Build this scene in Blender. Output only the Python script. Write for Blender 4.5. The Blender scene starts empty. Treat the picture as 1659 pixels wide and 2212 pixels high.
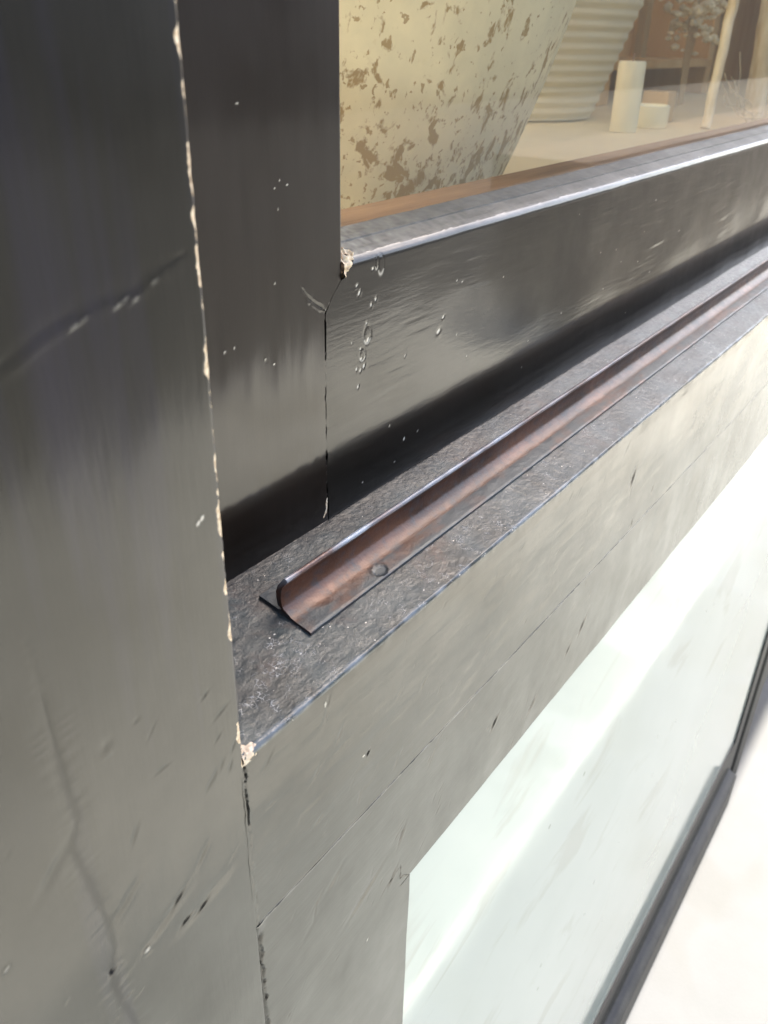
import bpy, math, random
import numpy as np
from mathutils import Matrix, Vector

random.seed(7)
sc = bpy.context.scene
C = sc.collection
R = math.radians

# ------------------------------------------------------------------ camera
cam_d = bpy.data.cameras.new('camera')
cam = bpy.data.objects.new('camera', cam_d)
C.objects.link(cam)
CX = (0.5864, -0.8098, 0.0188)          # image right, in world axes
CR = Vector((0.5864, -0.8098, 0.0188)); CD = Vector((-0.3881, -0.3012, -0.8710)); CF = Vector((0.7110, 0.5035, -0.4909))
m = Matrix.Identity(4)
for i in range(3):
    m[i][0] = CR[i]; m[i][1] = -CD[i]; m[i][2] = -CF[i]; m[i][3] = (-0.09096, -0.1, 0.1362)[i]
cam.matrix_world = m
cam_d.sensor_fit = 'VERTICAL'; cam_d.sensor_height = 9.8
cam_d.lens = 9.8 * 1825 / 2212
cam_d.clip_start = 0.005; cam_d.clip_end = 200
cam_d.dof.use_dof = True
cam_d.dof.focus_distance = 0.26
cam_d.dof.aperture_fstop = 8.0
sc.camera = cam

# ------------------------------------------------------------------ daylight
SUN_DIR = Vector((0.62, 0.004, 0.78)).normalized()      # towards the sun: along the wall, a touch behind it
w = bpy.data.worlds.new('World'); sc.world = w; w.use_nodes = True
nt = w.node_tree; bg = nt.nodes['Background']
sky = nt.nodes.new('ShaderNodeTexSky'); sky.sky_type = 'NISHITA'; sky.sun_disc = False
sky.sun_elevation = math.asin(SUN_DIR.z)
sky.sun_rotation = math.atan2(SUN_DIR.x, SUN_DIR.y)
sky.dust_density = 3.0; sky.ozone_density = .4
nt.links.new(sky.outputs[0], bg.inputs[0]); bg.inputs[1].default_value = 0.15
sd = bpy.data.lights.new('sun', 'SUN'); sd.energy = 4.7; sd.angle = R(0.5); sd.color = (1, .94, .84)
so = bpy.data.objects.new('sun', sd); C.objects.link(so)
so.rotation_euler = SUN_DIR.to_track_quat('Z', 'Y').to_euler()
so.location = (1, -1, 2)
vs = sc.view_settings
vs.view_transform = 'Standard'; vs.look = 'None'; vs.gamma = 1.0; vs.use_curve_mapping = False
vs.exposure = 2.15
sc.cycles.max_bounces = 8
sc.cycles.sample_clamp_indirect = 6

# ------------------------------------------------------------------ node helpers
class NM:
    def __init__(s, name):
        s.m = bpy.data.materials.new(name); s.m.use_nodes = True
        s.nt = s.m.node_tree; s.b = s.nt.nodes['Principled BSDF']
        s.tc = s.nt.nodes.new('ShaderNodeTexCoord')
    def set(s, **k):
        for a, v in k.items():
            s.b.inputs[a.replace('_', ' ')].default_value = v
    def map(s, scale=(1, 1, 1), rot=(0, 0, 0), src='Object'):
        n = s.nt.nodes.new('ShaderNodeMapping'); n.inputs['Scale'].default_value = scale; n.inputs['Rotation'].default_value = rot
        s.nt.links.new(s.tc.outputs[src], n.inputs[0]); return n.outputs[0]
    def noise(s, vec, scale, detail=4, rough=.55, dist=0):
        n = s.nt.nodes.new('ShaderNodeTexNoise'); n.inputs['Scale'].default_value = scale
        n.inputs['Detail'].default_value = detail; n.inputs['Roughness'].default_value = rough; n.inputs['Distortion'].default_value = dist
        s.nt.links.new(vec, n.inputs['Vector']); return n.outputs[0]
    def vor(s, vec, scale, feat='F1', rnd=1.0):
        n = s.nt.nodes.new('ShaderNodeTexVoronoi'); n.feature = feat; n.inputs['Scale'].default_value = scale
        n.inputs['Randomness'].default_value = rnd
        s.nt.links.new(vec, n.inputs['Vector']); return n
    def ramp(s, fac, stops):
        n = s.nt.nodes.new('ShaderNodeValToRGB'); e = n.color_ramp.elements
        while len(e) < len(stops): e.new(.5)
        for q, (p, c) in zip(e, stops):
            q.position = p; q.color = (c, c, c, 1) if not hasattr(c, '__len__') else (*c, 1)
        s.nt.links.new(fac, n.inputs[0]); return n.outputs[0]
    def mix(s, fac, a, b, mode='MIX'):
        n = s.nt.nodes.new('ShaderNodeMix'); n.data_type = 'RGBA'; n.blend_type = mode
        for sock, v in ((n.inputs[0], fac), (n.inputs[6], a), (n.inputs[7], b)):
            if isinstance(v, bpy.types.NodeSocket): s.nt.links.new(v, sock)
            elif hasattr(v, '__len__'): sock.default_value = (*v, 1)
            else: sock.default_value = v
        return n.outputs[2]
    def math(s, op, a, b=0.0, c=None):
        n = s.nt.nodes.new('ShaderNodeMath'); n.operation = op
        for sock, v in zip(n.inputs, (a, b, c)):
            if v is None: continue
            if isinstance(v, bpy.types.NodeSocket): s.nt.links.new(v, sock)
            else: sock.default_value = v
        return n.outputs[0]
    def attr(s, name):
        n = s.nt.nodes.new('ShaderNodeAttribute'); n.attribute_name = name; return n.outputs['Fac']
    def link(s, out, inp): s.nt.links.new(out, s.b.inputs[inp])
    def bump(s, h, strength, dist, prev=None):
        n = s.nt.nodes.new('ShaderNodeBump'); n.inputs['Strength'].default_value = strength; n.inputs['Distance'].default_value = dist
        s.nt.links.new(h, n.inputs['Height'])
        if prev: s.nt.links.new(prev, n.inputs['Normal'])
        return n.outputs[0]

def paint(name, base, grain, rough=.3, coat=.75, crough=.16, spots=.5, dents=.5, orange=.5, dust=0.0):
    n = NM(name)
    v = n.map()
    g = n.map((1, 1, 9) if grain == 'x' else (9, 9, 1))
    big = n.noise(v, 14, 3)
    col = n.mix(n.ramp(big, [(.3, 0), (.7, 1)]), base, tuple(c * 1.55 for c in base))
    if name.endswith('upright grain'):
        sky_streak = n.ramp(n.noise(n.map((1, 1, .06)), 110, 3, .5), [(.52, 0), (.72, 1)])
        col = n.mix(n.math('MULTIPLY', sky_streak, .45), col, (.018, .016, .034))  # violet-blue streaks paint a sky reflection into the post colour
    # wear / dirt / specks / painted highlights and shade carried by the mesh
    wear, dark, spot = n.attr('wear'), n.attr('dark'), n.attr('spot')
    wn = n.noise(v, 900, 3)
    wood = n.ramp(wn, [(.3, (.34, .23, .13)), (.5, (.62, .50, .34)), (.75, (.80, .70, .52))])
    # airborne paint / dust flecks
    vo = n.vor(v, 260)
    pick = n.math('GREATER_THAN', n.nt.nodes[vo.name].outputs['Color'], 1 - .10 * spots)
    near = n.math('LESS_THAN', vo.outputs['Distance'], .17)
    fleck = n.math('MULTIPLY', pick, near)
    col = n.mix(fleck, col, (.45, .40, .33))
    if dust:
        dn = n.ramp(n.noise(n.map(), 60, 6, .7), [(.45, 0), (.75, dust)])
        col = n.mix(dn, col, (.16, .15, .13))
    col = n.mix(dark, col, (.004, .004, .004))
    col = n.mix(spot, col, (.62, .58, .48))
    wf = n.ramp(n.math('ADD', wear, n.math('MULTIPLY', n.math('SUBTRACT', n.noise(v, 1400, 2), .5), .5)), [(.45, 0), (.55, 1)])
    col = n.mix(wf, col, wood)
    n.link(col, 'Base Color')
    rr = n.ramp(n.noise(n.map(), 35, 5, .6), [(.3, rough * .85), (.7, rough * 1.25)])
    rr = n.mix(wf, rr, (.85, .85, .85)); n.link(rr, 'Roughness')
    cw = n.math('MULTIPLY', n.math('SUBTRACT', 1.0, n.math('MAXIMUM', wf, dark)), coat); n.link(cw, 'Coat Weight')
    n.set(Coat_Roughness=crough, Coat_IOR=1.5, Specular_IOR_Level=.22)
    h1 = n.noise(g, 90, 4, .6)
    h2 = n.noise(v, 1700, 2, .5)
    b = n.bump(h1, .35 * dents, .0006)
    b = n.bump(h2, .35 * orange, .00006, b)
    # small slanting knocks under the paint
    dm = n.map((260, 260, 60) if grain != 'x' else (60, 60, 260), (0, R(-35), 0))
    dv = n.vor(dm, 1.0)
    pk = n.math('GREATER_THAN', dv.outputs['Color'], .965)
    dd = n.math('MULTIPLY', n.math('SUBTRACT', 1.0, n.math('MULTIPLY', dv.outputs['Distance'], 2.6), ), pk)
    dd = n.math('MAXIMUM', dd, 0.0)
    b = n.bump(n.math('MULTIPLY', dd, -1.0), .6 * dents, .0002, b)
    n.link(b, 'Normal')
    nn = n.nt.nodes.new('ShaderNodeBump')      # coat follows a softened relief
    nn.inputs['Strength'].default_value = .28 * dents; nn.inputs['Distance'].default_value = .0005
    n.nt.links.new(h1, nn.inputs['Height']); n.nt.links.new(nn.outputs[0], n.b.inputs['Coat Normal'])
    return n.m

M = {}
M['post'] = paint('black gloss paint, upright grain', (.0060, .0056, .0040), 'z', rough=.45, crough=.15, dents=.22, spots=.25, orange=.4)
M['rail'] = paint('black gloss paint, level grain', (.0060, .0056, .0040), 'x', rough=.45, crough=.15, dents=.3, spots=.35, orange=.5)
M['sash'] = paint('dark brown black gloss paint', (.0070, .0045, .0028), 'z', rough=.42, crough=.1, dents=.07, spots=.7, orange=.7)
M['sashrail'] = paint('dark gloss paint with wood grain showing', (.0060, .0048, .0034), 'x', rough=.42, crough=.11, dents=.2, spots=.8, orange=.7)

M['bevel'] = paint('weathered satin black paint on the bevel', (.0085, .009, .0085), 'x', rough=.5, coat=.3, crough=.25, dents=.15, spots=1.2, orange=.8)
def sill_paint():
    n = NM('weathered blue black sill paint')
    v = n.map()
    big = n.noise(v, 55, 3, .5)
    fine = n.noise(v, 420, 5, .65)
    col = n.mix(n.ramp(big, [(.38, 0), (.62, 1)]), (.010, .014, .014), (.036, .048, .048))
    warm = n.ramp(n.noise(n.map((1, 1, 1)), 23, 5, .6, .5), [(.56, 0), (.70, .65)])
    warm = n.math('MULTIPLY', warm, n.ramp(fine, [(.35, .15), (.6, 1)]))
    col = n.mix(warm, col, (.105, .052, .032))
    # crackle of tiny raised pale flakes
    ve = n.vor(n.map((1, 1.6, 1)), 700, 'DISTANCE_TO_EDGE')
    crk = n.ramp(n.math('ADD', ve.outputs['Distance'], n.math('MULTIPLY', n.math('SUBTRACT', n.noise(v, 1900, 2), .45), .3)), [(.03, 1), (.085, 0)])
    crk = n.math('MULTIPLY', crk, n.ramp(n.noise(v, 240, 3, .6), [(.55, 0), (.68, 1)]))
    crk = n.math('MULTIPLY', crk, n.ramp(n.noise(v, 48, 2), [(.40, .1), (.58, .9)]))
    col = n.mix(crk, col, (.40, .39, .36))
    vo = n.vor(n.map((1, 1.5, 1)), 620); pk = n.math('MULTIPLY', n.math('GREATER_THAN', vo.outputs['Color'], .84), n.math('LESS_THAN', vo.outputs['Distance'], .19))
    col = n.mix(pk, col, (.55, .50, .42))
    wear, dark, spot = n.attr('wear'), n.attr('dark'), n.attr('spot')
    col = n.mix(dark, col, (.004, .004, .004))
    col = n.mix(spot, col, (.20, .225, .25))
    wf = n.ramp(n.math('ADD', wear, n.math('MULTIPLY', n.math('SUBTRACT', n.noise(v, 1400, 2), .5), .6)), [(.45, 0), (.55, 1)])
    col = n.mix(wf, col, (.58, .46, .33))
    n.link(col, 'Base Color')
    n.link(n.ramp(fine, [(.3, .28), (.7, .55)]), 'Roughness')
    n.set(Coat_Weight=.5, Coat_Roughness=.22, Specular_IOR_Level=.3)
    b = n.bump(n.noise(v, 1500, 3, .6), .6, .00014)
    b = n.bump(n.noise(n.map((.6, 1.3, 1)), 620, 2, .5), .45, .00022, b)
    b = n.bump(crk, .6, .0001, b)
    n.link(b, 'Normal'); n.nt.links.new(b, n.b.inputs['Coat Normal'])
    return n.m
M['sill'] = sill_paint()

def strip_paint():
    n = NM('worn bronze brown metal')
    v = n.map()
    f = n.noise(v, 260, 5, .65)
    col = n.mix(n.ramp(n.noise(n.map((.4, 1, 1)), 90, 4), [(.35, 0), (.65, 1)]), (.035, .013, .007), (.12, .05, .027))
    col = n.mix(n.ramp(f, [(.5, 0), (.68, .8)]), col, (.05, .05, .052))
    wear, dark, spot = n.attr('wear'), n.attr('dark'), n.attr('spot')
    col = n.mix(spot, col, (.035, .042, .045))
    col = n.mix(dark, col, (.004, .004, .004))
    col = n.mix(wear, col, (.28, .31, .35))
    n.link(col, 'Base Color'); n.set(Metallic=.2, Coat_Weight=.2, Coat_Roughness=.3, Specular_IOR_Level=.35)
    n.link(n.ramp(f, [(.3, .3), (.7, .5)]), 'Roughness')
    n.link(n.bump(n.noise(v, 1300, 3), .6, .00015), 'Normal')
    return n.m
M['strip'] = strip_paint()

def simple(name, c1, c2, scale=20, rough=.6, bump=0, bscale=100, coat=0, stretch=(1, 1, 1), metallic=0):
    n = NM(name); v = n.map(stretch)
    n.link(n.mix(n.ramp(n.noise(v, scale, 5, .6), [(.35, 0), (.65, 1)]), c1, c2), 'Base Color')
    n.set(Roughness=rough, Coat_Weight=coat, Metallic=metallic)
    if bump: n.link(n.bump(n.noise(v, bscale, 4), bump, .002), 'Normal')
    return n.m

def pot_glaze():
    n = NM('cream stoneware glaze with olive brown pitting')
    v = n.map()
    pos = n.nt.nodes.new('ShaderNodeSeparateXYZ'); n.nt.links.new(n.tc.outputs['Object'], pos.inputs[0])
    base = n.mix(n.ramp(n.noise(v, 16, 5, .65), [(.35, 0), (.62, 1)]), (.74, .70, .52), (.94, .87, .64))
    fs = n.ramp(n.noise(v, 170, 4, .7), [(.62, 0), (.75, .35)])
    base = n.mix(fs, base, (.62, .54, .32))
    a = n.noise(n.map((1, 1, .7)), 118, 4, .6, .35)
    low = n.nt.nodes.new('ShaderNodeMapRange'); low.inputs[1].default_value = .14; low.inputs[2].default_value = .02
    low.inputs[3].default_value = -.06; low.inputs[4].default_value = .062
    n.nt.links.new(pos.outputs[2], low.inputs[0])
    a2 = n.math('ADD', a, low.outputs[0])
    a3 = n.math('ADD', n.noise(n.map((1, 1, .8)), 300, 3, .6, .4), low.outputs[0]); sm = n.ramp(a3, [(.63, 0), (.68, .75)])
    blot = n.ramp(a2, [(.580, 0), (.635, .85)])
    blot = n.math('MAXIMUM', blot, sm)
    col = n.mix(blot, base, n.mix(n.noise(v, 120, 3), (.25, .135, .015), (.38, .24, .06)))
    n.link(col, 'Base Color'); n.set(Roughness=.5, Coat_Weight=.15, Coat_Roughness=.3)
    n.link(n.bump(blot, -.5, .0012), 'Normal')
    return n.m
M['pot'] = pot_glaze()
M['terra'] = simple('terracotta', (.55, .26, .10), (.64, .33, .14), 30)
M['cream'] = simple('warm cream wax', (.80, .74, .52), (.86, .80, .60), 8, .5)
M['creamdull'] = simple('dull cream plaster', (.62, .56, .40), (.70, .64, .47), 6, .8)
M['shelf'] = simple('pale sandy shelf paint', (.74, .60, .36), (.80, .67, .42), 7, .5)
M['wood'] = simple('orange brown cabinet wood', (.56, .32, .12), (.70, .44, .20), 14, .45, stretch=(1, 1, .15))
M['woodpale'] = simple('pale honey wood', (.45, .30, .14), (.55, .38, .2), 14, .5, stretch=(1, 1, .15))
M['stopwood'] = simple('bare brown timber', (.20, .11, .065), (.34, .21, .13), 90, .6, .3, 200, stretch=(.15, 1, 1))
M['crumb'] = simple('crumbled wood and grit', (.10, .065, .04), (.55, .36, .22), 900, .9, .5, 2000)
M['bark'] = simple('peeling whitewashed stick', (.55, .42, .24), (.85, .78, .60), 45, .8, .6, 120, stretch=(1, 1, .3))
M['warmwall'] = simple('warm cream wall paint', (.86, .74, .50), (.88, .77, .54), 4, .8)
M['backwall'] = simple('warm brown wall paint', (.66, .50, .31), (.72, .56, .36), 4, .8)
M['ceiling'] = simple('off white ceiling paint', (.55, .52, .45), (.6, .57, .5), 4, .8)
M['flower'] = simple('dried pale petals', (.75, .6, .36), (.9, .8, .58), 60, .8)
M['twine'] = simple('straw coloured twine', (.5, .4, .24), (.62, .52, .36), 90, .9)
M['wall'] = simple('grey rendered wall', (.12, .115, .10), (.16, .15, .135), 3, .9, .4, 60)
M['facade'] = simple('dark brick facade', (.05, .032, .016), (.075, .048, .025), 2, .8)
M['asphalt'] = simple('asphalt', (.025, .023, .018), (.04, .037, .03), 30, .9, .5, 200)
M['kerb'] = simple('kerb stone', (.2, .2, .19), (.27, .26, .25), 12, .9)
M['joint'] = simple('pale mortar joint', (.42, .44, .40), (.5, .52, .48), 30, .8)

def pavement(name, c1, c2, stain):
    n = NM(name); v = n.map()
    col = n.mix(n.ramp(n.noise(v, 9, 6, .65), [(.35, 0), (.7, 1)]), c1, c2)
    st = n.ramp(n.noise(n.map((1, 1, 1)), 5.5, 2, .5, .3), [(.55, 0), (.60, stain)])
    col = n.mix(st, col, (.065, .06, .04) if c1[0] < .2 else (.22, .20, .13))
    n.link(col, 'Base Color'); n.set(Roughness=.75)
    n.link(n.bump(n.noise(v, 400, 4), .2, .001), 'Normal')
    return n.m
M['paveA'] = pavement('pale stone slab', (.42, .415, .36), (.49, .48, .42), .35)
M['paveC'] = pavement('worn stone slab', (.195, .208, .192), (.235, .247, .228), .3)
M['paveB'] = pavement('pale stone border', (.096, .0985, .098), (.110, .112, .112), .2)

def frosted():
    n = NM('pale green white back painted glass'); v = n.map()
    c = n.mix(n.ramp(n.noise(v, 5, 3), [(.35, 0), (.7, 1)]), (.38, .42, .37), (.42, .46, .41))
    c = n.mix(n.ramp(n.noise(n.map((1, 1, 2.5)), 9, 4, .6, .6), [(.56, 0), (.64, .35)]), c, (.27, .27, .21))
    c = n.mix(n.math('MULTIPLY', n.math('LESS_THAN', n.vor(v, 34).outputs['Distance'], .05), .6), c, (.15, .15, .12))
    n.link(c, 'Base Color'); n.link(n.ramp(n.noise(v, 12, 4), [(.4, .04), (.7, .11)]), 'Roughness')
    n.set(IOR=1.52, Coat_Weight=.0)
    n.set(**{'Specular_IOR_Level': .5})
    n.link(n.bump(n.noise(v, 7, 2), .03, .004), 'Normal')
    return n.m
M['frost'] = frosted()
M['gasket'] = simple('dark grey painted metal', (.008, .008, .007), (.016, .016, .014), 60, .5, .2, 300, coat=0)

def glass():
    mt = bpy.data.materials.new('clear window glass'); mt.use_nodes = True; t = mt.node_tree; t.nodes.clear()
    o = t.nodes.new('ShaderNodeOutputMaterial'); mx = t.nodes.new('ShaderNodeMixShader')
    tr = t.nodes.new('ShaderNodeBsdfTransparent'); gl = t.nodes.new('ShaderNodeBsdfGlossy'); fr = t.nodes.new('ShaderNodeFresnel')
    tr.inputs[0].default_value = (.95, .97, .93, 1); gl.inputs['Roughness'].default_value = .02; fr.inputs[0].default_value = 1.5
    df = t.nodes.new('ShaderNodeBsdfDiffuse'); df.inputs[0].default_value = (.85, .78, .62, 1); m2 = t.nodes.new('ShaderNodeMixShader'); m2.inputs[0].default_value = .05
    t.links.new(tr.outputs[0], m2.inputs[1]); t.links.new(df.outputs[0], m2.inputs[2])
    t.links.new(fr.outputs[0], mx.inputs[0]); t.links.new(m2.outputs[0], mx.inputs[1]); t.links.new(gl.outputs[0], mx.inputs[2]); t.links.new(mx.outputs[0], o.inputs[0])
    return mt
M['glass'] = glass()

# ------------------------------------------------------------------ object helpers
BASE = {}
def tag(o, label=None, cat=None, group=None, kind=None):
    for k, v in (('label', label), ('category', cat), ('group', group), ('kind', kind)):
        if v: o[k] = v
    return o
def thing(name, loc, label, cat, group=None):
    o = bpy.data.objects.new(name, None); C.objects.link(o); o.location = loc; o.empty_display_size = .02
    BASE[o.name] = Vector(loc); return tag(o, label, cat, group)
def mesh_obj(name, verts, faces, mat, parent=None, smooth=True, attrs=None, sharp=None, origin=None):
    verts = np.asarray(verts, dtype=np.float64)
    off = BASE[parent.name] if parent is not None else Vector(origin or (0, 0, 0))
    verts = verts - np.array(off)
    me = bpy.data.meshes.new(name)
    me.from_pydata(verts.tolist() if len(verts) < 40000 else verts, [], faces if not isinstance(faces, np.ndarray) else faces.tolist()) if len(verts) < 40000 else fast(me, verts, faces)
    me.update()
    if attrs:
        for k, a in attrs.items():
            at = me.attributes.new(k, 'FLOAT', 'POINT'); at.data.foreach_set('value', np.ascontiguousarray(a, dtype=np.float32))
    if smooth:
        me.polygons.foreach_set('use_smooth', np.ones(len(me.polygons), dtype=bool))
        if sharp: me.set_sharp_from_angle(angle=R(sharp))
    me.materials.append(M[mat])
    o = bpy.data.objects.new(name, me); C.objects.link(o)
    if parent is not None: o.parent = parent
    else: o.location = off
    BASE[o.name] = Vector(off); return o
def fast(me, verts, faces):
    q = np.asarray(faces, dtype=np.int32); n = len(q)
    me.vertices.add(len(verts)); me.vertices.foreach_set('co', verts.astype(np.float32).ravel())
    me.loops.add(n * 4); me.loops.foreach_set('vertex_index', q.ravel())
    me.polygons.add(n); me.polygons.foreach_set('loop_start', np.arange(0, n * 4, 4, dtype=np.int32))
    me.validate()

def grid_faces(a, b, off=0, flip=False):
    i = np.arange(a - 1)[:, None] * b + np.arange(b - 1)[None, :]
    f = np.stack([i, i + 1, i + b + 1, i + b], -1).reshape(-1, 4) + off
    return f[:, ::-1] if flip else f

# smooth lattice noise in numpy
def vnoise(x, y, seed=0):
    rs = np.random.RandomState(seed); T = rs.rand(256, 256)
    xi = np.floor(x).astype(int); yi = np.floor(y).astype(int); fx = x - xi; fy = y - yi
    fx = fx * fx * (3 - 2 * fx); fy = fy * fy * (3 - 2 * fy)
    g = lambda a, b: T[a % 256, b % 256]
    return ((g(xi, yi) * (1 - fx) + g(xi + 1, yi) * fx) * (1 - fy) + (g(xi, yi + 1) * (1 - fx) + g(xi + 1, yi + 1) * fx) * fy) * 2 - 1
def fbm(x, y, seed=0, o=3):
    s = 0; a = 1
    for k in range(o): s = s + a * vnoise(x * 2 ** k, y * 2 ** k, seed + k); a *= .5
    return s
def pl_dist(x, z, pts):
    d = np.full(x.shape, 9.0); tt = np.zeros(x.shape); n = len(pts) - 1
    for k in range(n):
        (ax, az), (bx, bz) = pts[k], pts[k + 1]
        ux, uz = bx - ax, bz - az; L = ux * ux + uz * uz + 1e-15
        t = np.clip(((x - ax) * ux + (z - az) * uz) / L, 0, 1)
        q = np.hypot(x - ax - t * ux, z - az - t * uz)
        mk = q < d; d = np.where(mk, q, d); tt = np.where(mk, (k + t) / n, tt)
    return d, tt
def rough_line(pts, amp, step=.0012, seed=1):
    rs = np.random.RandomState(seed); out = []
    for (a, b) in zip(pts[:-1], pts[1:]):
        L = math.hypot(b[0] - a[0], b[1] - a[1]); n = max(1, int(L / step))
        for k in range(n):
            t = k / n; j = 0 if k == 0 else amp
            out.append((a[0] + (b[0] - a[0]) * t + rs.uniform(-j, j), a[1] + (b[1] - a[1]) * t + rs.uniform(-j, j)))
    out.append(pts[-1]); return out
class F:   # relief accumulator over (x, z) sample positions
    def __init__(s, x, z):
        s.x, s.z = x, z; s.h = np.zeros(x.shape); s.wear = np.zeros(x.shape); s.dark = np.zeros(x.shape); s.spot = np.zeros(x.shape)
    def near(s, pts, pad):
        p = np.array(pts); return (s.x > p[:, 0].min() - pad) & (s.x < p[:, 0].max() + pad) & (s.z > p[:, 1].min() - pad) & (s.z < p[:, 1].max() + pad)
    def crack(s, pts, w=.00035, depth=.0006, rim=.00012, dark=1.0, amp=.0002, seed=1, taper=True):
        pts = rough_line(pts, amp, seed=seed); mk = s.near(pts, .004)
        if not mk.any(): return
        d, t = pl_dist(s.x[mk], s.z[mk], pts)
        ww = w * (.45 + .75 * np.abs(vnoise(t * len(pts) * .7, t * 0 + 3, seed + 5)))
        if taper: ww = ww * np.clip(np.minimum(t, 1 - t) * 8, .25, 1)
        c = np.exp(-(d / ww) ** 2)
        s.h[mk] += -depth * c + rim * np.exp(-((d - 2.2 * ww) / ww) ** 2)
        s.dark[mk] = np.maximum(s.dark[mk], dark * np.clip(c * 1.7 - .5, 0, 1))
    def ridge(s, pts, w=.0004, hgt=.0002, amp=.0001, seed=1):
        pts = rough_line(pts, amp, seed=seed); mk = s.near(pts, .005)
        if not mk.any(): return
        d, t = pl_dist(s.x[mk], s.z[mk], pts)
        s.h[mk] += hgt * np.exp(-(d / w) ** 2) * np.clip(np.minimum(t, 1 - t) * 8, .0, 1)
    def gouge(s, x, z, ang, L, w, depth, rim=.3, dark=0.0, spot=0.0):
        c, sn = math.cos(R(ang)), math.sin(R(ang))
        mk = (np.abs(s.x - x) < L * 2.5) & (np.abs(s.z - z) < L * 2.5)
        if not mk.any(): return
        dx, dz = s.x[mk] - x, s.z[mk] - z
        u = (dx * c + dz * sn) / L; v = (-dx * sn + dz * c) / w
        e = np.exp(-(u * u) - v * v)
        s.h[mk] += -depth * e + rim * depth * np.exp(-(u * u) - (v + 1.9) ** 2)
        s.dark[mk] = np.maximum(s.dark[mk], dark * np.clip(e * 2 - .8, 0, 1))
        s.spot[mk] = np.maximum(s.spot[mk], spot * np.clip(e * 3 - 1.2, 0, 1))

def sweep(name, prof, s, axis, mat, parent, fn=None, sharp=40, flip=False, smooth=True, shift0=None):
    """prof: (n,2) open path; axis 'x': path is (y,z) swept over x = s; axis 'z': path is (x,y) swept over z = s.
       Outward is to the right of the path direction before flip."""
    P = np.array(prof, float); s = np.array(s, float); n, mm = len(P), len(s)
    T = np.gradient(P, axis=0); T /= np.linalg.norm(T, axis=1)[:, None] + 1e-12
    N = np.stack([T[:, 1], -T[:, 0]], 1)
    if flip: N = -N
    A = np.repeat(P[:, None, :], mm, 1); S = np.repeat(s[None, :], n, 0)
    at = None
    if fn:
        f = fn(A, S)
        A = A + N[:, None, :] * f.h[..., None]
        at = dict(wear=f.wear.ravel(), dark=f.dark.ravel(), spot=f.spot.ravel())
        if getattr(f, 'sx', None) is not None: S = S + f.sx
    V = np.stack([S, A[..., 0], A[..., 1]], -1) if axis == 'x' else np.stack([A[..., 0], A[..., 1], S], -1)
    V = V.reshape(-1, 3)
    return mesh_obj(name, V, grid_faces(n, mm, flip=flip), mat, parent, smooth, at, sharp)

def lin(a, b, st): return list(np.linspace(a, b, max(2, int(abs(b - a) / st) + 1)))
def grow(a, b, st, g=1.03):
    out = [a]
    while out[-1] < b: out.append(out[-1] + st); st *= g
    out[-1] = b; return out
def arc(cx, cy, r, a0, a1, n): return [(cx + r * math.cos(R(a0 + (a1 - a0) * k / n)), cy + r * math.sin(R(a0 + (a1 - a0) * k / n))) for k in range(n + 1)]
def seg(p, q, st): return [(p[0] + (q[0] - p[0]) * t, p[1] + (q[1] - p[1]) * t) for t in np.linspace(0, 1, max(2, int(math.hypot(q[0] - p[0], q[1] - p[1]) / st) + 1))]
def path(*parts):
    out = []
    for p in parts:
        for q in p:
            if not out or math.hypot(q[0] - out[-1][0], q[1] - out[-1][1]) > 1e-6: out.append(q)
    return out
def box(name, x0, x1, y0, y1, z0, z1, mat, parent=None, bevel=0.0, origin=None):
    v = [(x, y, z) for x in (x0, x1) for y in (y0, y1) for z in (z0, z1)]
    f = [(0, 1, 3, 2), (4, 6, 7, 5), (0, 4, 5, 1), (2, 3, 7, 6), (0, 2, 6, 4), (1, 5, 7, 3)]
    o = mesh_obj(name, v, f, mat, parent, smooth=False, origin=origin)
    if bevel:
        b = o.modifiers.new('bevel', 'BEVEL'); b.width = bevel; b.segments = 3
    return o
def lathe(name, prof, cx, cy, mat, parent=None, n=96, sharp=40, origin=None, wob=None):
    V = []
    for r, z in prof:
        for k in range(n):
            a = 2 * math.pi * k / n; rr = r * (1 + (wob(a, z) if wob else 0))
            V.append((cx + rr * math.cos(a), cy + rr * math.sin(a), z))
    Fc = [(i * n + k, i * n + (k + 1) % n, (i + 1) * n + (k + 1) % n, (i + 1) * n + k) for i in range(len(prof) - 1) for k in range(n)]
    return mesh_obj(name, V, Fc, mat, parent, True, None, sharp, origin)
def tube(name, pts, rad, mat, parent=None, n=10, origin=None, taper=None, rough=0):
    V = []; Fc = []; rs = random.Random(len(pts))
    for i, p in enumerate(pts):
        p = Vector(p); a = Vector(pts[max(i - 1, 0)]); b = Vector(pts[min(i + 1, len(pts) - 1)])
        t = (b - a).normalized(); u = t.cross(Vector((.3, 1, .1))).normalized(); v = t.cross(u)
        r = rad * (taper(i / (len(pts) - 1)) if taper else 1)
        for k in range(n):
            an = 2 * math.pi * k / n; q = r * (1 + rough * rs.uniform(-1, 1))
            V.append(tuple(p + u * math.cos(an) * q + v * math.sin(an) * q))
    for i in range(len(pts) - 1):
        for k in range(n): Fc.append((i * n + k, i * n + (k + 1) % n, (i + 1) * n + (k + 1) % n, (i + 1) * n + k))
    Fc.append(tuple(range(n))[::-1]); Fc.append(tuple((len(pts) - 1) * n + k for k in range(n)))
    return mesh_obj(name, V, Fc, mat, parent, True, None, 50, origin)

SL = .233            # fall of the sill
DS = .0407           # sash face set back this far
ZG = -.0567          # joint between transom and lower casement
GZ = -.834           # pavement level

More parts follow.
